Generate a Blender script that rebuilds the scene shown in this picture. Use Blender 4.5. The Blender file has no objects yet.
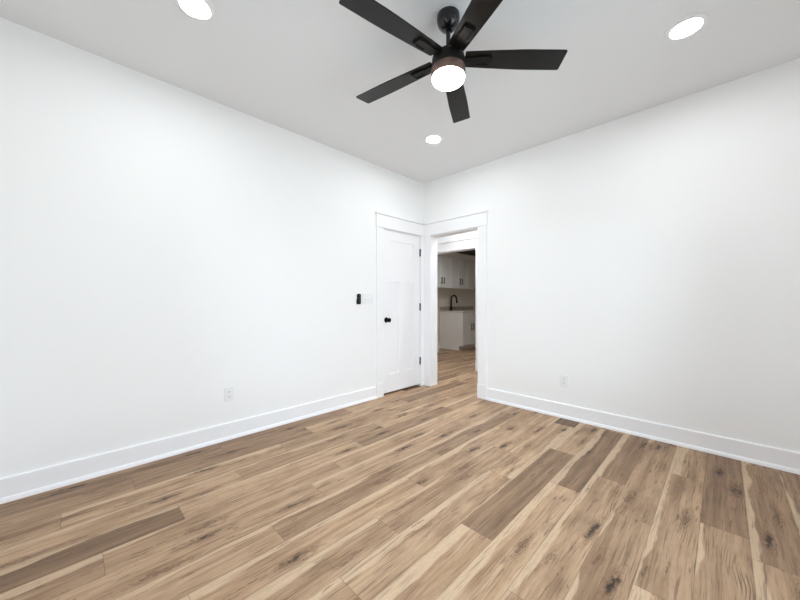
import bpy, bmesh, math, random
from mathutils import Vector, Matrix
S = bpy.context.scene
COL = S.collection
PI = math.pi

# ------------------------------------------------------------------ camera
cd = bpy.data.cameras.new('camera')
cam = bpy.data.objects.new('camera', cd); COL.objects.link(cam)
cam.location = (2.939, -3.431, 1.15)
cam.rotation_euler = (PI / 2, 0, math.radians(44.8))
cd.sensor_fit = 'HORIZONTAL'; cd.sensor_width = 36
cd.lens = 36 * 325.2 / 800
cd.shift_y = 1.5 / 800
cd.clip_start = 0.02
S.camera = cam

# ------------------------------------------------------------------ world, exposure
W = bpy.data.worlds.new('sky'); S.world = W; W.use_nodes = True
wn = W.node_tree.nodes; wl = W.node_tree.links
bg = wn['Background']
tcw = wn.new('ShaderNodeTexCoord'); spw = wn.new('ShaderNodeSeparateXYZ'); wl.new(tcw.outputs['Generated'], spw.inputs[0])
rmp = wn.new('ShaderNodeValToRGB'); wl.new(spw.outputs[2], rmp.inputs[0])
rmp.color_ramp.elements[0].position = 0.0; rmp.color_ramp.elements[0].color = (0.475, 0.53, 0.585, 1)     # lit ground
rmp.color_ramp.elements[1].position = 0.06; rmp.color_ramp.elements[1].color = (0.815, 0.92, 1.065, 1)    # overcast sky
wl.new(rmp.outputs[0], bg.inputs[0])
bg.inputs[1].default_value = 9.0
S.view_settings.view_transform = 'Standard'
S.view_settings.look = 'None'
S.view_settings.gamma = 1
S.view_settings.use_curve_mapping = False
S.view_settings.exposure = -0.28
S.cycles.use_denoising = True
S.cycles.max_bounces = 16
S.cycles.diffuse_bounces = 10
S.cycles.transparent_max_bounces = 12
S.cycles.sample_clamp_indirect = 8.0

H = 2.78                       # ceiling height
RX, RY = 3.66, -3.86           # room extents
LAUNDRY_CEIL = 2.335


def portal(loc, rot, sx, sy):
    l = bpy.data.lights.new('window_portal', 'AREA'); l.shape = 'RECTANGLE'
    l.size = sx; l.size_y = sy; l.cycles.is_portal = True
    o = bpy.data.objects.new('window_portal', l); COL.objects.link(o)
    o.location = loc; o.rotation_euler = rot


WIN_A = (-3.15, -0.95, 0.45, 2.2)      # on the wall facing the closet wall (y0,y1,z0,z1)
WIN_B = (1.25, 2.35, 0.75, 2.15)        # unseen window added on the rear wall for daylight (x0,x1,z0,z1)
portal((RX + 0.10, (WIN_A[0] + WIN_A[1]) / 2, (WIN_A[2] + WIN_A[3]) / 2), (0, PI / 2, 0), WIN_A[3] - WIN_A[2], WIN_A[1] - WIN_A[0])
portal(((WIN_B[0] + WIN_B[1]) / 2, RY - 0.10, (WIN_B[2] + WIN_B[3]) / 2), (PI / 2, 0, 0), WIN_B[1] - WIN_B[0], WIN_B[3] - WIN_B[2])
for o in COL.objects:
    if o.type == 'LIGHT' and o.location.y < RY:
        o.rotation_euler = (-PI / 2, 0, PI)


# ------------------------------------------------------------------ materials
def lin(c):
    return tuple(((v / 255) / 12.92 if v / 255 <= 0.04045 else ((v / 255 + 0.055) / 1.055) ** 2.4) for v in c) + (1,)


def mat(name, color, rough=0.5, metal=0.0, spec=0.5, noise=0.0, nscale=40, bump=0.0, bscale=300):
    m = bpy.data.materials.new(name); m.use_nodes = True
    n = m.node_tree.nodes; l = m.node_tree.links; b = n['Principled BSDF']
    col = tuple(color[:3]) + (1,)
    b.inputs['Base Color'].default_value = col
    b.inputs['Roughness'].default_value = rough
    b.inputs['Metallic'].default_value = metal
    b.inputs['Specular IOR Level'].default_value = spec
    tc = n.new('ShaderNodeTexCoord')
    if noise:
        t = n.new('ShaderNodeTexNoise'); t.inputs['Scale'].default_value = nscale; t.inputs['Detail'].default_value = 4
        l.new(tc.outputs['Object'], t.inputs['Vector'])
        mx = n.new('ShaderNodeMix'); mx.data_type = 'RGBA'
        mx.inputs['A'].default_value = tuple(v * (1 - noise) for v in col[:3]) + (1,)
        mx.inputs['B'].default_value = tuple(min(1, v * (1 + noise)) for v in col[:3]) + (1,)
        l.new(t.outputs['Fac'], mx.inputs['Factor']); l.new(mx.outputs['Result'], b.inputs['Base Color'])
    if bump:
        t = n.new('ShaderNodeTexNoise'); t.inputs['Scale'].default_value = bscale; t.inputs['Detail'].default_value = 2
        l.new(tc.outputs['Object'], t.inputs['Vector'])
        bp = n.new('ShaderNodeBump'); bp.inputs['Strength'].default_value = bump; bp.inputs['Distance'].default_value = 0.001
        l.new(t.outputs['Fac'], bp.inputs['Height']); l.new(bp.outputs['Normal'], b.inputs['Normal'])
    return m


def emit(name, color, strength):
    m = bpy.data.materials.new(name); m.use_nodes = True
    n = m.node_tree.nodes; b = n['Principled BSDF']
    b.inputs['Base Color'].default_value = (0.9, 0.9, 0.9, 1)
    b.inputs['Emission Color'].default_value = tuple(color) + (1,)
    b.inputs['Emission Strength'].default_value = strength
    return m


M = {}
M['wall'] = mat('wall_paint', (0.89, 0.89, 0.885), 0.65, spec=0.3, noise=0.006, nscale=3, bump=0.05, bscale=260)
M['ceiling'] = mat('ceiling_paint', (0.765, 0.772, 0.78), 0.8, spec=0.2, noise=0.006, nscale=3, bump=0.05, bscale=200)
M['trim'] = mat('trim_paint', (0.90, 0.90, 0.91), 0.35, spec=0.5, noise=0.004, nscale=8)
M['door'] = mat('door_paint', (0.90, 0.90, 0.91), 0.32, spec=0.5, noise=0.004, nscale=8)
M['black'] = mat('black_metal', (0.004, 0.004, 0.0045), 0.45, metal=0.0, spec=0.16, noise=0.1)
M['canopy'] = mat('black_canopy_metal', (0.005, 0.006, 0.0065), 0.2, spec=0.5, noise=0.1)
M['bronze'] = mat('bronze_band', (0.20, 0.125, 0.10), 0.45, metal=0.5, spec=0.5, noise=0.15, nscale=60)
M['blade'] = mat('espresso_blade', (0.0075, 0.0065, 0.006), 0.34, spec=0.24, noise=0.25, nscale=25)
M['iron'] = mat('blade_bracket_metal', (0.006, 0.005, 0.0045), 0.4, metal=0.0, spec=0.2, noise=0.1)
M['globe'] = emit('lit_fan_glass', (1.0, 0.985, 0.96), 28.0)
M['lamp'] = emit('lit_downlight_lens', (1.0, 0.99, 0.97), 11.0)
M['lamptrim'] = mat('downlight_trim', (0.80, 0.80, 0.79), 0.45, noise=0.01)
M['plastic'] = mat('white_plastic', (0.84, 0.84, 0.845), 0.3, noise=0.004)
M['slot'] = mat('socket_slot', (0.16, 0.16, 0.16), 0.5, noise=0.1)
M['remote'] = mat('black_remote_plastic', (0.004, 0.004, 0.0045), 0.45, spec=0.15, noise=0.1)
M['button'] = mat('grey_remote_button', (0.13, 0.13, 0.14), 0.4, noise=0.1)
M['cabinet'] = mat('cabinet_paint', (0.82, 0.80, 0.765), 0.42, noise=0.01)
M['laundry_wall'] = mat('laundry_wall_paint', (0.80, 0.74, 0.65), 0.6, noise=0.02, nscale=3)
M['counter'] = mat('pale_stone', (0.66, 0.63, 0.58), 0.25, noise=0.06, nscale=30)
M['splash'] = mat('taupe_stone', (0.40, 0.345, 0.275), 0.4, noise=0.12, nscale=30)
M['dark_brown'] = mat('dark_brown_ceiling', (0.02, 0.012, 0.008), 0.6, noise=0.3, nscale=12)  # very dark brown over the whole laundry ceiling
M['steel'] = mat('satin_steel', (0.5, 0.5, 0.5), 0.3, metal=1.0, noise=0.03)
M['void'] = mat('closet_shade_black', (0.01, 0.01, 0.01), 0.9, noise=0.05)  # closet's unlit shade put into a near-black wall colour


def glass_mat():
    m = bpy.data.materials.new('window_glass'); m.use_nodes = True
    n = m.node_tree.nodes; l = m.node_tree.links
    n.remove(n['Principled BSDF']); out = n['Material Output']
    tr = n.new('ShaderNodeBsdfTransparent'); tr.inputs[0].default_value = (0.95, 0.97, 0.96, 1)
    gl = n.new('ShaderNodeBsdfGlossy'); gl.inputs['Roughness'].default_value = 0.02
    fr = n.new('ShaderNodeFresnel'); fr.inputs[0].default_value = 1.25
    mx = n.new('ShaderNodeMixShader')
    l.new(fr.outputs[0], mx.inputs[0]); l.new(tr.outputs[0], mx.inputs[1]); l.new(gl.outputs[0], mx.inputs[2])
    l.new(mx.outputs[0], out.inputs[0])
    return m


M['glass'] = glass_mat()


def floor_mat():
    m = bpy.data.materials.new('oak_plank_floor'); m.use_nodes = True
    n = m.node_tree.nodes; l = m.node_tree.links; b = n['Principled BSDF']

    def N(t, **kw):
        x = n.new(t)
        for k, v in kw.items():
            setattr(x, k, v)
        return x

    def math_(op, a, c=None, d=None, clamp=False):
        x = N('ShaderNodeMath', operation=op, use_clamp=clamp)
        for i, v in enumerate((a, c, d)):
            if v is None: continue
            if isinstance(v, (int, float)): x.inputs[i].default_value = v
            else: l.new(v, x.inputs[i])
        return x.outputs[0]

    def comb(x, y, z):
        c = N('ShaderNodeCombineXYZ')
        for i, v in enumerate((x, y, z)):
            if isinstance(v, (int, float)): c.inputs[i].default_value = v
            else: l.new(v, c.inputs[i])
        return c.outputs[0]

    def noise(vec, scale=1.0, detail=3.0, rough=0.5, dist=0.0):
        t = N('ShaderNodeTexNoise'); t.inputs['Scale'].default_value = scale
        t.inputs['Detail'].default_value = detail; t.inputs['Roughness'].default_value = rough
        t.inputs['Distortion'].default_value = dist
        l.new(vec, t.inputs['Vector']); return t.outputs['Fac']

    def smooth(v, a, c):
        x = N('ShaderNodeMapRange', interpolation_type='SMOOTHSTEP')
        l.new(v, x.inputs[0]); x.inputs[1].default_value = a; x.inputs[2].default_value = c
        return x.outputs[0]

    def mix(f, a, c, mode='MIX'):
        x = N('ShaderNodeMix', data_type='RGBA', blend_type=mode)
        for k, v in (('Factor', f), ('A', a), ('B', c)):
            if isinstance(v, (int, float)): x.inputs[k].default_value = v
            elif isinstance(v, tuple): x.inputs[k].default_value = v
            else: l.new(v, x.inputs[k])
        return x.outputs['Result']

    uv = N('ShaderNodeUVMap', uv_map='plank'); sp = N('ShaderNodeSeparateXYZ'); l.new(uv.outputs[0], sp.inputs[0])
    u, v = sp.outputs[0], sp.outputs[1]                       # metres inside the plank
    at = N('ShaderNodeAttribute', attribute_name='plank_look'); sc = N('ShaderNodeSeparateColor'); l.new(at.outputs['Color'], sc.inputs[0])
    tone, seed, sap = sc.outputs[0], sc.outputs[1], sc.outputs[2]
    so = math_('MULTIPLY', seed, 61.0)
    # slow sideways drift of the grain along the board
    drift = noise(comb(math_('MULTIPLY', u, 5), math_('ADD', math_('MULTIPLY', v, 2.2), so), so), 1, 2, 0.5)
    wu = math_('ADD', u, math_('MULTIPLY', math_('SUBTRACT', drift, 0.5), 0.042))
    # broad streaks
    broad = noise(comb(math_('MULTIPLY', wu, 26), math_('MULTIPLY', v, 0.9), so), 1, 3, 0.55)
    fine = noise(comb(math_('MULTIPLY', wu, 120), math_('MULTIPLY', v, 4.2), so), 1, 4, 0.65)
    pores = noise(comb(math_('MULTIPLY', u, 520), math_('MULTIPLY', v, 16), so), 1, 2, 0.6)
    blotch = noise(comb(math_('MULTIPLY', u, 7), math_('MULTIPLY', v, 3.2), math_('ADD', so, 7.0)), 1, 3, 0.55)
    # cathedral rings
    ring = math_('ADD', math_('MULTIPLY', wu, 620), math_('MULTIPLY', noise(comb(math_('MULTIPLY', u, 12), math_('MULTIPLY', v, 3.5), math_('ADD', so, 3.0)), 1, 2, 0.5), 30))
    rings = math_('MULTIPLY', math_('ADD', math_('SINE', ring), 1.0), 0.5)
    ringmask = smooth(noise(comb(math_('MULTIPLY', wu, 11), math_('MULTIPLY', v, 2.6), math_('ADD', so, 13.0)), 1, 2, 0.5), 0.50, 0.68)
    ringv = math_('MULTIPLY', smooth(rings, 0.55, 1.0), ringmask)
    # knots: stretched cells with a dark heart and rings bending round it
    def cells(su, sv, gate, r0, r1, wobble, off):
        vo = N('ShaderNodeTexVoronoi', feature='F1'); vo.inputs['Scale'].default_value = 1.0
        wn_ = noise(comb(math_('MULTIPLY', u, 45), math_('MULTIPLY', v, 20), math_('ADD', so, off)), 1, 3, 0.6)
        wob = math_('MULTIPLY', math_('SUBTRACT', wn_, 0.5), wobble)
        l.new(comb(math_('ADD', math_('MULTIPLY', u, su), wob), math_('ADD', math_('MULTIPLY', v, sv), wob), math_('ADD', so, off)), vo.inputs['Vector'])
        vc = N('ShaderNodeSeparateColor'); l.new(vo.outputs['Color'], vc.inputs[0])
        g = smooth(vc.outputs[0], gate, gate + .04)
        core = math_('MULTIPLY', math_('SUBTRACT', 1.0, smooth(vo.outputs['Distance'], r0, r1)), g)
        return vo.outputs['Distance'], core, g
    kd, knot, kg = cells(12.5, 2.6, .36, .04, .21, .70, 0)
    halo = math_('MULTIPLY', math_('SUBTRACT', 1.0, smooth(kd, .06, .50)), kg)
    swirl = math_('MULTIPLY', math_('MULTIPLY', smooth(math_('SINE', math_('MULTIPLY', kd, 75)), .1, .9), halo), smooth(kd, .06, .14))
    _, fleck, _ = cells(42, 6.0, .56, .06, .30, 1.1, 5.0)
    patch = smooth(noise(comb(math_('MULTIPLY', u, 10), math_('MULTIPLY', v, 2.0), math_('ADD', so, 21.0)), 1, 3, 0.6), 0.36, 0.64)
    # colours
    c_pale, c_mid, c_brown, c_dark, c_knot = FLOORC
    base = mix(smooth(broad, 0.30, 0.62), c_mid, c_pale)
    base = mix(math_('MULTIPLY', smooth(blotch, 0.46, 0.76), 0.45), base, c_brown)
    # heart tone of each board
    base = mix(tone, base, mix(smooth(broad, 0.3, 0.7), c_dark, c_brown))
    base = mix(math_('MULTIPLY', math_('MULTIPLY', smooth(fine, 0.44, 0.70), patch), 0.5), base, c_brown)
    base = mix(math_('MULTIPLY', math_('MULTIPLY', ringv, patch), 0.7), base, c_dark)
    base = mix(math_('MULTIPLY', halo, 0.65), base, c_brown)
    base = mix(math_('MULTIPLY', swirl, 0.8), base, c_dark)
    # pale sapwood along one edge with a wandering boundary
    flip = math_('GREATER_THAN', math_('FRACT', math_('MULTIPLY', seed, 17.0)), 0.72)
    un = math_('DIVIDE', u, 0.1756)
    un = math_('ADD', un, math_('MULTIPLY', flip, math_('SUBTRACT', 1.0, math_('MULTIPLY', un, 2.0))))
    edge = math_('ADD', un, math_('MULTIPLY', math_('SUBTRACT', noise(comb(so, math_('MULTIPLY', v, 2.4), so), 1, 3, 0.5), 0.5), 0.55))
    sapm = math_('SUBTRACT', 1.0, smooth(math_('SUBTRACT', edge, sap), -0.02, 0.03))
    base = mix(math_('MULTIPLY', sapm, 0.75), base, (0.62, 0.45, 0.295, 1))
    base = mix(math_('MULTIPLY', smooth(fine, 0.51, 0.70), 0.46), base, c_dark)
    base = mix(math_('MULTIPLY', smooth(pores, 0.50, 0.75), 0.34), base, c_dark)
    base = mix(math_('MULTIPLY', fleck, 0.6), base, c_dark)
    base = mix(math_('MULTIPLY', knot, 0.9), base, c_knot)
    # joints
    ju = math_('MINIMUM', u, math_('SUBTRACT', 0.1756, u)); jv = math_('MINIMUM', v, math_('SUBTRACT', 1.217, v))
    j = math_('SUBTRACT', 1.0, smooth(math_('MINIMUM', ju, jv), 0.0007, 0.0026))
    base = mix(math_('MULTIPLY', j, 0.38), base, (0.055, 0.035, 0.024, 1))
    l.new(base, b.inputs['Base Color'])
    b.inputs['Roughness'].default_value = 0.5
    b.inputs['Specular IOR Level'].default_value = 0.35
    bp = N('ShaderNodeBump'); bp.inputs['Strength'].default_value = 0.25; bp.inputs['Distance'].default_value = 0.001
    l.new(math_('SUBTRACT', math_('MULTIPLY', fine, 0.5), j), bp.inputs['Height']); l.new(bp.outputs[0], b.inputs['Normal'])
    return m


FLOORC = [(0.56, 0.378, 0.232, 1), (0.395, 0.244, 0.138, 1), (0.215, 0.120, 0.063, 1), (0.075, 0.039, 0.022, 1), (0.013, 0.0065, 0.0045, 1)]
M['floor'] = floor_mat()


# ------------------------------------------------------------------ mesh helpers
class MB:
    def __init__(s): s.bm = bmesh.new()

    def box(s, x0, x1, y0, y1, z0, z1, bev=0.0, seg=2):
        t = bmesh.new()
        r = bmesh.ops.create_cube(t, size=1)
        for v in r['verts']:
            v.co = Vector(((x0 + x1) / 2 + v.co.x * (x1 - x0), (y0 + y1) / 2 + v.co.y * (y1 - y0), (z0 + z1) / 2 + v.co.z * (z1 - z0)))
        if bev:
            bmesh.ops.bevel(t, geom=t.edges[:], offset=bev, segments=seg, profile=0.5, affect='EDGES')
        s.merge(t); return s

    def merge(s, t, mx=None):
        if mx is not None: t.transform(mx)
        me = bpy.data.meshes.new('tmp'); t.to_mesh(me); t.free(); s.bm.from_mesh(me); bpy.data.meshes.remove(me)

    def lathe(s, prof, n=48, mx=None):
        t = bmesh.new(); rings = []
        for r, z in prof:
            if r < 1e-6: rings.append([t.verts.new((0, 0, z))])
            else: rings.append([t.verts.new((r * math.cos(2 * PI * i / n), r * math.sin(2 * PI * i / n), z)) for i in range(n)])
        for a, b in zip(rings, rings[1:]):
            for i in range(n):
                j = (i + 1) % n
                if len(a) == 1 and len(b) == 1: continue
                if len(a) == 1: t.faces.new((a[0], b[i], b[j]))
                elif len(b) == 1: t.faces.new((a[i], b[0], a[j]))
                else: t.faces.new((a[i], b[i], b[j], a[j]))
        bmesh.ops.recalc_face_normals(t, faces=t.faces[:])
        s.merge(t, mx); return s

    def tube(s, pts, radii, n=14):
        t = bmesh.new(); rings = []
        pts = [Vector(p) for p in pts]
        if isinstance(radii, (int, float)): radii = [radii] * len(pts)
        ref = Vector((0, 1, 0.0001))
        for i, p in enumerate(pts):
            d = (pts[min(i + 1, len(pts) - 1)] - pts[max(i - 1, 0)]).normalized()
            a = d.cross(ref)
            if a.length < 1e-3: a = d.cross(Vector((1, 0, 0)))
            a.normalize(); b = d.cross(a)
            rings.append([t.verts.new(p + (a * math.cos(2 * PI * k / n) + b * math.sin(2 * PI * k / n)) * radii[i]) for k in range(n)])
        for a, b in zip(rings, rings[1:]):
            for k in range(n): t.faces.new((a[k], a[(k + 1) % n], b[(k + 1) % n], b[k]))
        t.faces.new(rings[0]); t.faces.new(rings[-1][::-1])
        bmesh.ops.recalc_face_normals(t, faces=t.faces[:])
        s.merge(t); return s

    def prism(s, outline, mx, h, bev=0.0):
        """outline in local xy, extruded 0..h along local z"""
        t = bmesh.new()
        a = [t.verts.new((x, y, 0)) for x, y in outline]; b = [t.verts.new((x, y, h)) for x, y in outline]
        t.faces.new(a[::-1]); t.faces.new(b)
        for i in range(len(a)): t.faces.new((a[i], a[(i + 1) % len(a)], b[(i + 1) % len(a)], b[i]))
        bmesh.ops.recalc_face_normals(t, faces=t.faces[:])
        if bev: bmesh.ops.bevel(t, geom=t.edges[:], offset=bev, segments=2, profile=0.5, affect='EDGES')
        s.merge(t, mx); return s

    def build(s, name, m, parent=None, smooth=False, origin=None):
        me = bpy.data.meshes.new(name)
        if origin is not None: s.bm.transform(Matrix.Translation(-Vector(origin)))
        s.bm.to_mesh(me); s.bm.free()
        o = bpy.data.objects.new(name, me); COL.objects.link(o)
        if origin is not None: o.location = origin
        me.materials.append(m)
        if smooth:
            for p in me.polygons: p.use_smooth = True
            me.set_sharp_from_angle(angle=math.radians(38))
        if parent is not None: o.parent = parent
        return o


def tag(o, label, cat, group=None):
    o['label'] = label; o['category'] = cat
    if group: o['group'] = group
    return o


def struct(o):
    o['kind'] = 'structure'; return o


def thing(name, label, cat, loc=(0, 0, 0), rot=(0, 0, 0), group=None):
    o = bpy.data.objects.new(name, None); COL.objects.link(o); o.empty_display_size = 0.05
    o.location = loc; o.rotation_euler = rot
    return tag(o, label, cat, group)


def rrect(w, h, r, n=5):
    pts = []
    for cx, cy, a0 in ((w / 2 - r, h / 2 - r, 0), (-w / 2 + r, h / 2 - r, 90), (-w / 2 + r, -h / 2 + r, 180), (w / 2 - r, -h / 2 + r, 270)):
        for i in range(n + 1):
            a = math.radians(a0 + 90 * i / n); pts.append((cx + r * math.cos(a), cy + r * math.sin(a)))
    return pts


# ================================================================== floor
PITCH, LEN, X0 = 0.1756, 1.217, 0.045
JOINT = {0: -1.39, 1: -.725, 2: -1.04, 3: -1.431, 4: -1.795, 5: -.90, 6: -1.157, 7: -1.495, 8: -.678, 9: -1.075, 10: -1.43, 11: -2.01,
         12: -1.283, 13: -.99, 14: -.12, 15: -.605, 16: -1.126, 17: -1.29}
# boards whose look stands out: (row, y of some point on it): (tone 0 pale..1 dark, sapwood share)
LOOK = {(4, -3.3): (.72, .16), (11, -1.4): (.66, .0), (12, -.7): (.72, .30), (13, -.5): (.58, .34), (10, -.1): (.95, 0), (16, -.6): (.62, .0),
        (4, -1.2): (.55, .12), (1, -.2): (.6, 0), (9, -1.7): (.22, .1), (7, -2.1): (.34, .2), (11, -2.6): (.05, .45), (12, -2.0): (.05, .35),
        (13, -1.6): (.18, .2), (13, -2.6): (.3, .1), (1, -2.5): (.5, 0), (0, -2.0): (.5, 0), (0, -3.2): (.55, 0), (1, -3.5): (.35, 0), (2, -2.8): (.05, .3), (2, -3.6): (.12, 0),
        (3, -3.2): (.1, .2), (3, -2.0): (.3, .15), (4, -2.4): (.06, .2), (5, -2.6): (.14, .12), (5, -1.5): (.1, .25), (6, -2.9): (.1, 0),
        (6, -1.7): (.12, .2), (7, -3.1): (.1, .15), (8, -2.4): (.06, .3), (8, -1.3): (.14, .35), (9, -2.8): (.16, .3), (10, -2.0): (.12, .3), (10, -3.0): (.1, .2),
        (14, -.6): (.34, .0), (14, -1.8): (.36, .1), (15, -1.2): (.3, .15), (15, -.2): (.3, .5), (15, -2.4): (0, .5), (16, -1.8): (.3, .1), (17, -.7): (.52, .22), (17, -1.9): (.2, .3),
        (18, -.6): (.48, .1), (18, -1.8): (.35, .2)}


def build_floor():
    rnd = random.Random(11)
    x_lo, x_hi, y_lo, y_hi = -2.2, 3.85, -4.0, 5.4
    bm = bmesh.new(); uvl = bm.loops.layers.uv.new('plank'); cl = bm.loops.layers.float_color.new('plank_look')
    for k in range(math.floor((x_lo - X0) / PITCH), math.ceil((x_hi - X0) / PITCH)):
        j0 = JOINT.get(k, rnd.uniform(-1.2, 0))
        n0 = math.floor((y_lo - j0) / LEN)
        while j0 + n0 * LEN < y_hi:
            ya, yb = j0 + n0 * LEN, j0 + (n0 + 1) * LEN; n0 += 1
            tone = max(0, rnd.gauss(.22, .17)); sap = rnd.choice((-.4, 0, .1, .2, .3, .4)); seed = rnd.random()
            for (kk, yy), (t_, s_) in LOOK.items():
                if kk == k and ya < yy < yb:
                    tone, sap = t_, s_ * 1.15
                    while (seed * 17) % 1 > .65: seed = rnd.random()
            sap *= .62
            if sap <= 0: sap = -.6
            xa, xb = X0 + k * PITCH, X0 + (k + 1) * PITCH
            cx0, cx1, cy0, cy1 = max(xa, x_lo), min(xb, x_hi), max(ya, y_lo), min(yb, y_hi)
            if cx1 <= cx0 or cy1 <= cy0: continue
            f = bm.faces.new([bm.verts.new(p) for p in ((cx0, cy0, 0), (cx1, cy0, 0), (cx1, cy1, 0), (cx0, cy1, 0))])
            for lp in f.loops:
                lp[uvl].uv = (lp.vert.co.x - xa, lp.vert.co.y - ya); lp[cl] = (min(tone, .95), seed, sap, 1)
    # slab under the boards
    b = [bm.verts.new((x, y, -0.1)) for x, y in ((x_lo, y_lo), (x_hi, y_lo), (x_hi, y_hi), (x_lo, y_hi))]
    bm.faces.new(b[::-1])
    t = [bm.verts.new((v.co.x, v.co.y, 0)) for v in b]
    for i in range(4): bm.faces.new((b[i], b[(i + 1) % 4], t[(i + 1) % 4], t[i]))
    me = bpy.data.meshes.new('floor'); bm.to_mesh(me); bm.free(); me.materials.append(M['floor'])
    o = bpy.data.objects.new('floor', me); COL.objects.link(o); struct(o)


build_floor()

# ================================================================== shell
T = 0.115
# closet door opening in the left wall, doorway in the right wall, laundry doorway in the hall wall
LD = (-.797, -.064, 2.05)
RD = (.108, .875, 2.05)
HD = (-.910, .045, 2.053)
HY = 1.30

b = MB(); b.box(-T, 0, RY - T, LD[0], 0, H); b.box(-T, 0, LD[1], 0, 0, H); b.box(-T, 0, LD[0], LD[1], LD[2], H)
struct(b.build('wall_left', M['wall']))
TR = .135
b = MB(); b.box(-T, RD[0], 0, TR, 0, H); b.box(RD[1], RX + T, 0, TR, 0, H); b.box(RD[0], RD[1], 0, TR, RD[2], H)
struct(b.build('wall_right', M['wall']))
y0, y1, z0, z1 = WIN_A
b = MB(); b.box(RX, RX + T, RY - T, y0, 0, H); b.box(RX, RX + T, y1, 0, 0, H); b.box(RX, RX + T, y0, y1, 0, z0); b.box(RX, RX + T, y0, y1, z1, H)
struct(b.build('wall_side', M['wall']))
x0, x1, z0, z1 = WIN_B
b = MB(); b.box(0, x0, RY - T, RY, 0, H); b.box(x1, RX, RY - T, RY, 0, H); b.box(x0, x1, RY - T, RY, 0, z0); b.box(x0, x1, RY - T, RY, z1, H)
struct(b.build('wall_rear', M['wall']))
struct(MB().box(-T, RX + T, RY - T, TR, H, H + .12).build('ceiling', M['ceiling']))

# closet behind the closed door
b = MB(); b.box(-.80, -.72, -1.2, 0, 0, H); b.box(-.72, -T, -1.2, -1.12, 0, H); b.box(-.72, -T, -.06, 0, 0, H); b.box(-.80, -T, -1.2, 0, H, H + .1)
struct(b.build('wall_closet', M['void']))
# hall
b = MB(); b.box(-2.2, HD[0], HY, HY + T, 0, H); b.box(HD[1], 1.9, HY, HY + T, 0, H); b.box(HD[0], HD[1], HY, HY + T, HD[2], H)
struct(b.build('wall_hall', M['wall']))
struct(MB().box(-2.2, -2.1, 0, HY, 0, H).build('wall_hall_end', M['wall']))
struct(MB().box(1.9, 2.0, TR, HY + T, 0, H).build('wall_hall_side', M['wall']))
struct(MB().box(-2.2, -T, .04, T, 0, H).build('wall_hall_near', M['wall']))
struct(MB().box(-2.2, 2.0, TR, HY + T, H, H + .1).build('ceiling_hall', M['ceiling']))
# laundry
LY0 = HY + T
struct(MB().box(-2.11, -2.01, LY0, 5.2, 0, H).build('wall_laundry', M['laundry_wall']))
b = MB(); b.box(-2.01, 1.2, 5.1, 5.2, 0, H); b.box(1.1, 1.2, LY0, 5.1, 0, H)
struct(b.build('wall_laundry_far', M['laundry_wall']))
struct(MB().box(-2.11, 1.2, LY0, 5.2, LAUNDRY_CEIL, LAUNDRY_CEIL + .1).build('ceiling_laundry', M['dark_brown']))

# ------------------------------------------------------------------ baseboards
BH, BT = .138, .015


def baseboard(name, p, q, nrm):
    """p,q: ends on the wall line; nrm: into the room"""
    p = Vector(p); q = Vector(q); d = (q - p).normalized(); nrm = Vector(nrm)
    L = (q - p).length
    prof = [(0, 0), (BT, 0), (BT, BH - .006), (BT - .003, BH - .001), (BT - .006, BH), (0, BH)]
    bb = MB()
    mx = Matrix((( nrm.x, 0, d.x, p.x), (nrm.y, 0, d.y, p.y), (0, 1, 0, 0), (0, 0, 0, 1)))
    bb.prism(prof, mx, L)
    o = struct(bb.build(name, M['trim']))
    sh = MB()
    pr = [(BT, 0)] + [(BT + .016 * math.sin(a), .027 * math.cos(a)) for a in [math.radians(90 - i * 15) for i in range(7)]]
    sh.prism(pr, mx, L)
    sh.build('shoe_molding', M['trim'], o)
    return o


baseboard('baseboard_left', (0, RY, 0), (0, -.884, 0), (1, 0, 0))
baseboard('baseboard_right', (.974, 0, 0), (RX, 0, 0), (0, -1, 0))
baseboard('baseboard_side', (RX, 0, 0), (RX, RY, 0), (-1, 0, 0))
baseboard('baseboard_rear', (RX, RY, 0), (0, RY, 0), (0, 1, 0))
baseboard('baseboard_hall', (.13, HY, 0), (1.9, HY, 0), (0, -1, 0))
baseboard('baseboard_laundry', (-2.01, 2.3, 0), (-2.01, 2.93, 0), (1, 0, 0))
struct(MB().box(-1.72, -1.655, 2.36, 2.46, 0, .105, .004).build('trim_4', M['trim']))


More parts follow.
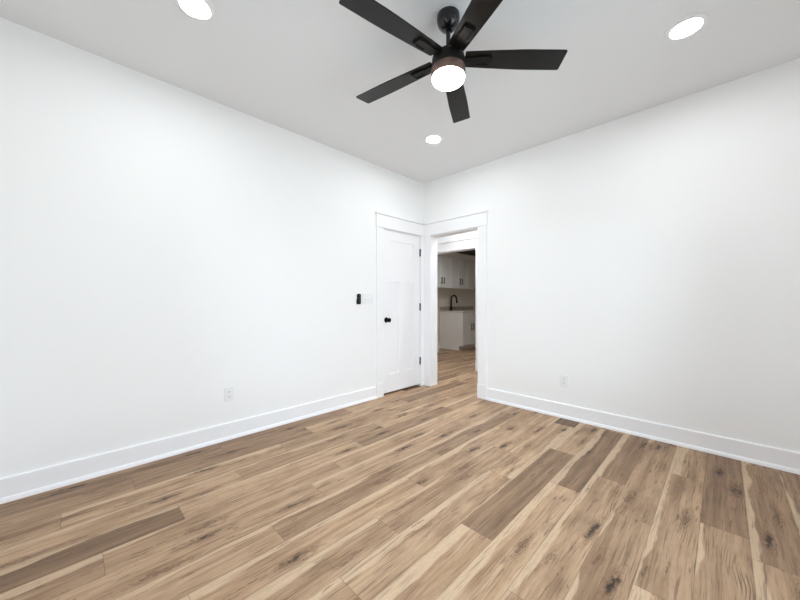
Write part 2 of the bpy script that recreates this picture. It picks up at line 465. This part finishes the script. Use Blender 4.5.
# ------------------------------------------------------------------ casings
def casing(name, axis, a0, a1, i0, i1, out, plane, depth, left_plinth=True, top=2.034, sgn=-1):
    """axis 'x': casing on a wall of constant y (plane), facing sgn; a0,a1 outer edges; i0,i1 inner edges"""
    root = bpy.data.objects.new(name, None); COL.objects.link(root); struct(root)

    def bx(mb, u0, u1, d0, d1, z0, z1, bev=.0015):
        lo, hi = sorted((plane + sgn * d0, plane + sgn * d1))
        if axis == 'x': mb.box(u0, u1, lo, hi, z0, z1, bev)
        else: mb.box(lo, hi, u0, u1, z0, z1, bev)
    e0, e1 = out
    for (u0, u1, inner) in ((a0, i0, 1), (i1, a1, -1)):
        m = MB(); bx(m, u0, u1, 0, .018, .165, top + .011); m.build('side_casing', M['trim'], root)
        m = MB()
        bx(m, u0 - (.003 if inner < 0 else (.003 if e0 else 0)), u1 + (.003 if inner > 0 or e1 else 0), 0, .024, 0, .168, .002); m.build('plinth_block', M['trim'], root)
    m = MB(); bx(m, a0 - (.007 if e0 else 0), a1 + (.007 if e1 else 0), 0, .026, top + .011, 2.200); m.build('head_casing', M['trim'], root)
    m = MB(); bx(m, a0 - (.016 if e0 else 0), a1 + (.016 if e1 else 0), 0, .042, 2.200, 2.217, .002); m.build('head_cap', M['trim'], root)
    # jamb lining through the wall
    m = MB()
    for (u0, u1) in ((i0 - .02, i0), (i1, i1 + .02)): bx(m, u0, u1, .001, -depth, 0, top + .012, 0)
    bx(m, i0, i1, .001, -depth, top, top + .012, 0)
    m.build('jamb', M['trim'], root)
    return root


casing('trim_1', 'y', -.879, -.0005, -.777, -.084, (True, False), 0, T, sgn=1)
casing('trim_2', 'x', .0005, .973, .128, .857, (False, True), 0, TR, sgn=-1)
casing('trim_3', 'x', -.99, .125, -.89, .025, (True, True), HY, T, sgn=-1)

# ------------------------------------------------------------------ closet door
dr = bpy.data.objects.new('door_1', None); COL.objects.link(dr); struct(dr); dr.location = (-.018, -.43, 0)
D0, D1, DZ0, DZ1 = -.773, -.0875, .025, 2.031
st0, st1, mu0, mu1 = -.655, -.205, -.487, -.373
m = MB()
X1, X0_ = 0.0, -.035
m.box(X0_, X1, D0, st0, DZ0, DZ1); m.box(X0_, X1, st1, D1, DZ0, DZ1)
m.box(X0_, X1, st0, st1, DZ0, .250); m.box(X0_, X1, st0, st1, 1.392, 1.505); m.box(X0_, X1, st0, st1, 1.908, DZ1)
m.box(X0_, X1, mu0, mu1, .250, 1.392)
o = m.build('door_frame', M['door'], dr); o.matrix_parent_inverse = Matrix.Translation(-dr.location)
for (ya, yb, za, zb) in ((st0, st1, 1.505, 1.908), (st0, mu0, .25, 1.392), (mu1, st1, .25, 1.392)):
    o = MB().box(X0_ + .008, X1 - .009, ya, yb, za, zb).build('panel', M['door'], dr); o.matrix_parent_inverse = Matrix.Translation(-dr.location)
RXM = Matrix.Rotation(PI / 2, 4, 'Y')
k = MB().lathe([(0, .038), (.012, .0385), (.021, .042), (.0265, .052), (.0265, .06), (.022, .066), (.01, .069), (0, .0693)], 32, Matrix.Translation((0, -.712, .923)) @ RXM)
k.lathe([(.0, .0), (.011, .0), (.011, .04), (0, .04)], 20, Matrix.Translation((0, -.712, .923)) @ RXM)
o = k.build('door_knob', M['black'], dr, True); o.matrix_parent_inverse = Matrix.Translation(-dr.location)
o['label'] = 'round black knob'
rs = MB().lathe([(0, 0), (.033, 0), (.033, .004), (.030, .008), (.012, .010), (0, .010)], 32, Matrix.Translation((0, -.712, .923)) @ RXM).build('rosette', M['black'], o, True)
for zc in (1.813, 1.075, .340):
    h = MB(); h.lathe([(0, 0), (.009, 0), (.009, .096), (0, .096)], 16, Matrix.Translation((.007, -.0855, zc - .048)))
    h.lathe([(0, 0), (.006, .001), (.007, .006), (0, .006)], 12, Matrix.Translation((.007, -.0855, zc + .048)))
    h.box(-.001, .0015, -.0955, -.0855, zc - .048, zc + .048)
    o = h.build('hinge', M['black'], dr, True); o.matrix_parent_inverse = Matrix.Translation(-dr.location)
    o['label'] = 'black butt hinge'


# ------------------------------------------------------------------ unseen windows for daylight
def window(name, axis, a0, a1, z0, z1, plane, sgn):
    root = bpy.data.objects.new(name, None); COL.objects.link(root); struct(root)

    def bx(mb, u0, u1, d0, d1, za, zb, bev=.002):
        lo, hi = sorted((plane + sgn * d0, plane + sgn * d1))
        if axis == 'y': mb.box(lo, hi, u0, u1, za, zb, bev)
        else: mb.box(u0, u1, lo, hi, za, zb, bev)
    m = MB(); c = .09
    bx(m, a0 - c, a0, 0, -.018, z0, z1 + .01); bx(m, a1, a1 + c, 0, -.018, z0, z1 + .01)
    bx(m, a0 - c, a1 + c, 0, -.022, z1 + .01, z1 + .16)
    m.build('casing', M['trim'], root)
    m = MB(); bx(m, a0 - c - .02, a1 + c + .02, .05, -.05, z0 - .03, z0); bx(m, a0 - c, a1 + c, 0, -.018, z0 - .13, z0 - .03); m.build('sill', M['trim'], root)
    mid = (a0 + a1) / 2
    m = MB()
    for u0, u1 in ((a0, a0 + .03), (a1 - .03, a1), (mid - .04, mid + .04)): bx(m, u0, u1, .03, .10, z0, z1)
    for za, zb in ((z0, z0 + .03), (z1 - .03, z1)): bx(m, a0, a1, .03, .10, za, zb)
    m.build('window_frame', M['trim'], root)
    zm = (z0 + z1) / 2
    for u0, u1 in ((a0 + .03, mid - .04), (mid + .04, a1 - .03)):
        for za, zb, dd in ((z0 + .03, zm + .02, .04), (zm - .02, z1 - .03, .07)):
            m = MB(); s = .04
            bx(m, u0, u0 + s, dd, dd + .03, za, zb); bx(m, u1 - s, u1, dd, dd + .03, za, zb)
            bx(m, u0 + s, u1 - s, dd, dd + .03, za, za + s); bx(m, u0 + s, u1 - s, dd, dd + .03, zb - s, zb)
            sa = m.build('sash', M['trim'], root)
            m = MB(); bx(m, u0 + s, u1 - s, dd + .013, dd + .017, za + s, zb - s, 0); m.build('pane', M['glass'], sa)


window('window_1', 'y', *WIN_A, RX, 1)
window('added_window_2', 'x', *WIN_B, RY, -1)


# ================================================================== ceiling fan
FX, FY = 1.826, -1.919
fan = thing('ceiling_fan', 'dark five-blade ceiling fan with lit round glass hanging from white ceiling', 'ceiling fan', (FX, FY, H))
# z below is relative to the ceiling
MB().lathe([(0, 0), (.064, 0), (.065, -.010), (.064, -.030), (.059, -.048), (.047, -.066), (.032, -.078), (.018, -.082), (0, -.082)], 48).build('canopy', M['canopy'], fan, True)
MB().lathe([(0, -.07), (.0125, -.07), (.0125, -.225), (0, -.225)], 24).build('downrod', M['canopy'], fan, True)
mh = MB(); mh.lathe([(0, -.200), (.020, -.200), (.024, -.206), (.026, -.216), (.058, -.219), (.078, -.225), (.090, -.236), (.093, -.252), (.093, -.302), (.090, -.306), (0, -.306)], 56)
mh = mh.build('motor_housing', M['iron'], fan, True)
MB().lathe([(0, -.302), (.0935, -.302), (.0965, -.306), (.0965, -.348), (.0945, -.352), (.088, -.354), (0, -.354)], 56).build('light_ring', M['bronze'], fan, True)['label'] = 'bronze band around the light'
MB().lathe([(0, -.350), (.0925, -.350), (.0925, -.358), (.089, -.369), (.078, -.379), (.058, -.386), (.03, -.390), (0, -.391)], 56).build('glass_shade', M['globe'], fan, True)['label'] = 'glowing white frosted glass'
ZB = -.246
R0, R1 = .092, .656


def blade_mb():
    t = MB(); n = 14; th = .0065
    out = []
    def half(s):   # half width along the blade
        a = (s - R0) / (R1 - R0)
        return .048 + .0165 * min(1, a / .6) ** .8
    up = [(R0 + (R1 - R0) * i / n, half(R0 + (R1 - R0) * i / n)) for i in range(n + 1)]
    out = [(x, -w) for x, w in up]
    out[-1] = (R1 - .006, -half(R1)); out.append((R1, -half(R1) + .008)); out.append((R1 + .004, half(R1) - .008)); out.append((R1 - .003, half(R1)))
    out += [(x, w) for x, w in reversed(up[:-1])]
    t.prism(out, Matrix.Translation((0, 0, -th / 2)), th, .0012)
    return t


def iron_mb():
    t = MB()
    # arm from motor to blade, then a three-sided bracket under the blade
    t.prism([(.080, -.022), (.135, -.020), (.185, -.032), (.235, -.032), (.242, -.024), (.242, .024), (.235, .032), (.185, .032), (.135, .020), (.080, .022)],
            Matrix.Translation((0, 0, -.0105)), .0065, .0012)
    t.box(.165, .232, -.030, -.021, -.0145, -.010, .001); t.box(.165, .232, .021, .030, -.0145, -.010, .001); t.box(.226, .236, -.030, .030, -.0145, -.010, .001)
    return t


bl_me = None
for i in range(5):
    ang = math.radians(117.5 + 72 * i)
    mx = Matrix.Translation((0, 0, ZB)) @ Matrix.Rotation(ang, 4, 'Z') @ Matrix.Rotation(math.radians(-8.5), 4, 'X')
    if bl_me is None:
        ob = blade_mb().build('blade', M['blade'], fan); bl_me = ob.data
        oi = iron_mb().build('blade_iron', M['iron'], ob); ir_me = oi.data
    else:
        ob = bpy.data.objects.new('blade', bl_me); COL.objects.link(ob); ob.parent = fan
        oi = bpy.data.objects.new('blade_iron', ir_me); COL.objects.link(oi); oi.parent = ob
    ob.matrix_local = mx

# ================================================================== recessed lights
lamps = [((.885, -.888), 'recessed downlight in the ceiling nearest the room corner above the doors'),
         ((2.783, -.865), 'recessed downlight in the ceiling over the wall with the open doorway, right of the fan'),
         ((.878, -2.955), 'recessed downlight at the top edge, over the closet door wall left of the fan')]


def downlight(x, y, z, label, group):
    r = thing('recessed_light', label, 'ceiling light', (x, y, z), group=group)
    MB().lathe([(.063, -.001), (.066, -.007), (.076, -.012), (.094, -.007), (.098, -.001), (.098, 0), (.063, 0)], 48).build('trim_ring', M['lamptrim'], r, True)
    MB().lathe([(0, -.004), (.055, -.004), (.0645, -.0035), (.0645, -.001), (0, -.001)], 48).build('lens', M['lamp'], r, True)['label'] = 'glowing round lens'
    return r


for (x, y), lb in lamps: downlight(x, y, H, lb, 'recessed lights in the ceiling')
hall_lamp = downlight(.35, .66, H, 'recessed downlight in the hall ceiling beyond the open doorway', 'recessed lights in the ceiling')
def pool(name, loc, power, size, color=(.93, .965, 1)):
    l = bpy.data.lights.new(name, 'AREA'); l.shape = 'DISK'; l.size = size; l.energy = power; l.color = color
    o = bpy.data.objects.new(name, l); COL.objects.link(o); o.location = loc
    return o
for (x, y), lb in lamps: pool('downlight_beam', (x, y, H - .008), 9.0, .12)
pool('hall_downlight_beam', (.35, .66, H - .008), 25, .12)
downlight(-.45, 1.95, LAUNDRY_CEIL, 'added unseen downlight in the dark laundry ceiling', 'recessed lights in the ceiling')  # lamp out of view, added to brighten the laundry cabinets
pool('laundry_fill_beam', (-.45, 1.95, LAUNDRY_CEIL - .008), 17, .12)

# ================================================================== wall devices


def outlet(loc, rotz, label):
    r = thing('wall_outlet', label, 'outlet', loc, (PI / 2, 0, rotz), 'duplex outlets above the baseboards')
    I = Matrix.Identity(4)
    MB().prism(rrect(.075, .120, .006), I, .006, .0015).build('cover_plate', M['plastic'], r)
    for s in (1, -1):
        f = MB().prism(rrect(.034, .029, .010), Matrix.Translation((0, s * .0195, .0058)), .0022, .0005).build('socket', M['plastic'], r)
        g = MB()
        for xx in (-.0065, .0065): g.box(xx - .0011, xx + .0011, s * .0195 - .001, s * .0195 + .008, .0078, .0084)
        g.box(-.0022, .0022, s * .0195 - .0095, s * .0195 - .005, .0078, .0084)
        g.build('slots', M['slot'], f)
    MB().lathe([(0, 0), (.003, 0), (.003, .0012), (0, .0015)], 14, Matrix.Translation((0, 0, .0058))).build('screw', M['lamptrim'], r, True)


outlet((0, -2.505, .374), PI / 2, 'white duplex outlet low on the long blank wall left of the closet door')
outlet((1.823, 0, .362), 0, 'white duplex outlet low on the wall right of the open doorway')

sw = thing('light_switch', 'white three-gang switch plate on the wall beside the closet door', 'light switch', (0, -1.008, 1.177), (PI / 2, 0, PI / 2))
MB().prism(rrect(.164, .118, .006), Matrix.Identity(4), .006, .0015).build('cover_plate', M['plastic'], sw)
for xx, up in ((-.046, 1), (0, 1), (.046, -1)):
    s = MB().prism(rrect(.0115, .025, .001), Matrix.Translation((xx, 0, .0055)), .002).build('switch_slot', M['lamptrim'], sw)
    t = MB(); t.box(xx - .0045, xx + .0045, -.006 + .003 * up, .006 + .003 * up, .006, .017, .0012); t.build('toggle', M['plastic'], s)

rm = thing('fan_remote', 'small black fan remote in a wall cradle left of the light switches', 'remote control', (0, -1.144, 1.178), (PI / 2, 0, PI / 2))
MB().prism(rrect(.053, .062, .011), Matrix.Translation((0, -.028, 0)), .017, .002).build('cradle', M['remote'], rm)
rb = MB().prism(rrect(.046, .114, .014), Matrix.Translation((0, .002, .004)), .017, .0025).build('remote_body', M['remote'], rm)
for (xx, yy, r) in ((0, .040, .006), (-.009, .022, .0042), (.009, .022, .0042), (0, .006, .006), (-.009, -.014, .0042), (.009, -.014, .0042), (0, -.030, .005)):
    MB().lathe([(0, 0), (r, 0), (r, .0016), (0, .002)], 16, Matrix.Translation((xx, yy, .0208))).build('button', M['button'], rb, True)


# ================================================================== laundry
def shaker_door(parent, m, x, y0, y1, z0, z1, hy, hz, hl=.15, st=.06):
    """door on a face looking +x"""
    t = MB(); d = .02
    t.box(x, x + d, y0, y0 + st, z0, z1); t.box(x, x + d, y1 - st, y1, z0, z1)
    t.box(x, x + d, y0 + st, y1 - st, z0, z0 + st); t.box(x, x + d, y0 + st, y1 - st, z1 - st, z1)
    t.box(x, x + d - .008, y0 + st, y1 - st, z0 + st, z1 - st)
    do = t.build('door', m, parent)
    h = MB(); h.box(x + d + .024, x + d + .034, hy - .009, hy + .009, hz - hl / 2, hz + hl / 2, .002)
    for s in (-1, 1): h.box(x + d, x + d + .026, hy - .005, hy + .005, hz + s * (hl / 2 - .02) - .005, hz + s * (hl / 2 - .02) + .005)
    h.build('handle', M['black'], do)['label'] = 'black bar handle'
    return do


def upper(y0, y1, label):
    r = thing('wall_cabinet', label, 'cabinet', (0, 0, 0), group='upper laundry cabinets')
    xf = -1.68
    MB().box(-2.01, xf, y0, y1, 1.47, 2.215).build('body', M['cabinet'], r)
    mid = (y0 + y1) / 2
    shaker_door(r, M['cabinet'], xf, y0 + .003, mid - .0015, 1.473, 2.19, mid - .045, 1.635)
    shaker_door(r, M['cabinet'], xf, mid + .0015, y1 - .003, 1.473, 2.19, mid + .045, 1.635)


upper(2.222, 2.952, 'pale wall cabinet nearest the laundry doorway, first seen at the left of the opening')
upper(2.955, 3.685, 'pale wall cabinet mounted above the black sink faucet')
upper(3.688, 4.418, 'pale wall cabinet at the far end, right of the one over the faucet')
cr = MB()
cr.prism([(0, 0), (.022, 0), (.026, .02), (.05, .075), (.058, .085), (.058, .113), (0, .113)], Matrix(((1, 0, 0, -1.68), (0, 0, -1, 4.418), (0, 1, 0, 2.216), (0, 0, 0, 1))), 2.196)
cr.box(-2.01, -1.68, 2.222, 4.418, 2.216, 2.329)
tag(cr.build('crown_molding', M['cabinet']), 'pale crown molding running along the top of the laundry wall cabinets', 'crown molding')

bc = thing('base_cabinet', 'pale sink base cabinet on the laundry floor below the faucet', 'cabinet', (-1.68, 3.3, 0))
def inbc(o):
    o.matrix_parent_inverse = Matrix.Translation(-bc.location); return o
XF = -1.365
m = MB()
m.prism([(-2.005, 0), (-1.455, 0), (-1.455, .105), (XF + .02, .105), (XF + .02, .893), (-2.005, .893)], Matrix(((1, 0, 0, 0), (0, 0, -1, 2.968), (0, 1, 0, 0), (0, 0, 0, 1))), .018)
inbc(m.build('end_panel', M['cabinet'], bc))
inbc(MB().box(-2.005, XF, 2.968, 4.42, .105, .893).build('body', M['cabinet'], bc))
inbc(MB().box(-1.475, -1.457, 2.968, 4.42, 0, .105).build('toe_kick', M['cabinet'], bc))
for (ya, yb) in ((2.972, 3.690), (3.694, 4.416)):
    inbc(MB().box(XF, XF + .02, ya, yb, .695, .888, .001).build('false_drawer_front', M['cabinet'], bc))
    mid = (ya + yb) / 2
    inbc(shaker_door(bc, M['cabinet'], XF, ya, mid - .0015, .112, .688, mid - .045, .54))
    inbc(shaker_door(bc, M['cabinet'], XF, mid + .0015, yb, .112, .688, mid + .045, .54))
tag(MB().box(-2.01, -1.325, 2.935, 4.44, .893, .925, .003).build('countertop', M['counter']), 'pale stone countertop on the laundry base cabinet', 'countertop')
tag(MB().box(-2.01, -1.99, 2.935, 4.44, .925, 1.02, .002).build('backsplash', M['splash']), 'low taupe stone backsplash behind the black faucet', 'backsplash')
fa = thing('sink_faucet', 'matte black gooseneck faucet standing on the laundry countertop', 'faucet', (-1.87, 3.225, .925))
MB().lathe([(0, 0), (.036, 0), (.036, .006), (.026, .012), (.022, .10), (.018, .11), (0, .11)], 24).build('base', M['black'], fa, True)
pts = [(0, 0, .10), (0, 0, .29)] + [(.078 - .078 * math.cos(a), 0, .29 + .085 * math.sin(a)) for a in [math.radians(15 * i) for i in range(1, 12)]] + [(.158, 0, .275), (.164, 0, .24)]
MB().tube(pts, .0185).build('spout', M['black'], fa, True)
MB().tube([(.163, 0, .25), (.17, 0, .185)], [.020, .024]).build('spray_head', M['black'], fa, True)
MB().tube([(0, .015, .06), (.0, .05, .068), (.01, .13, .078)], [.012, .009, .007]).build('lever', M['black'], fa, True)
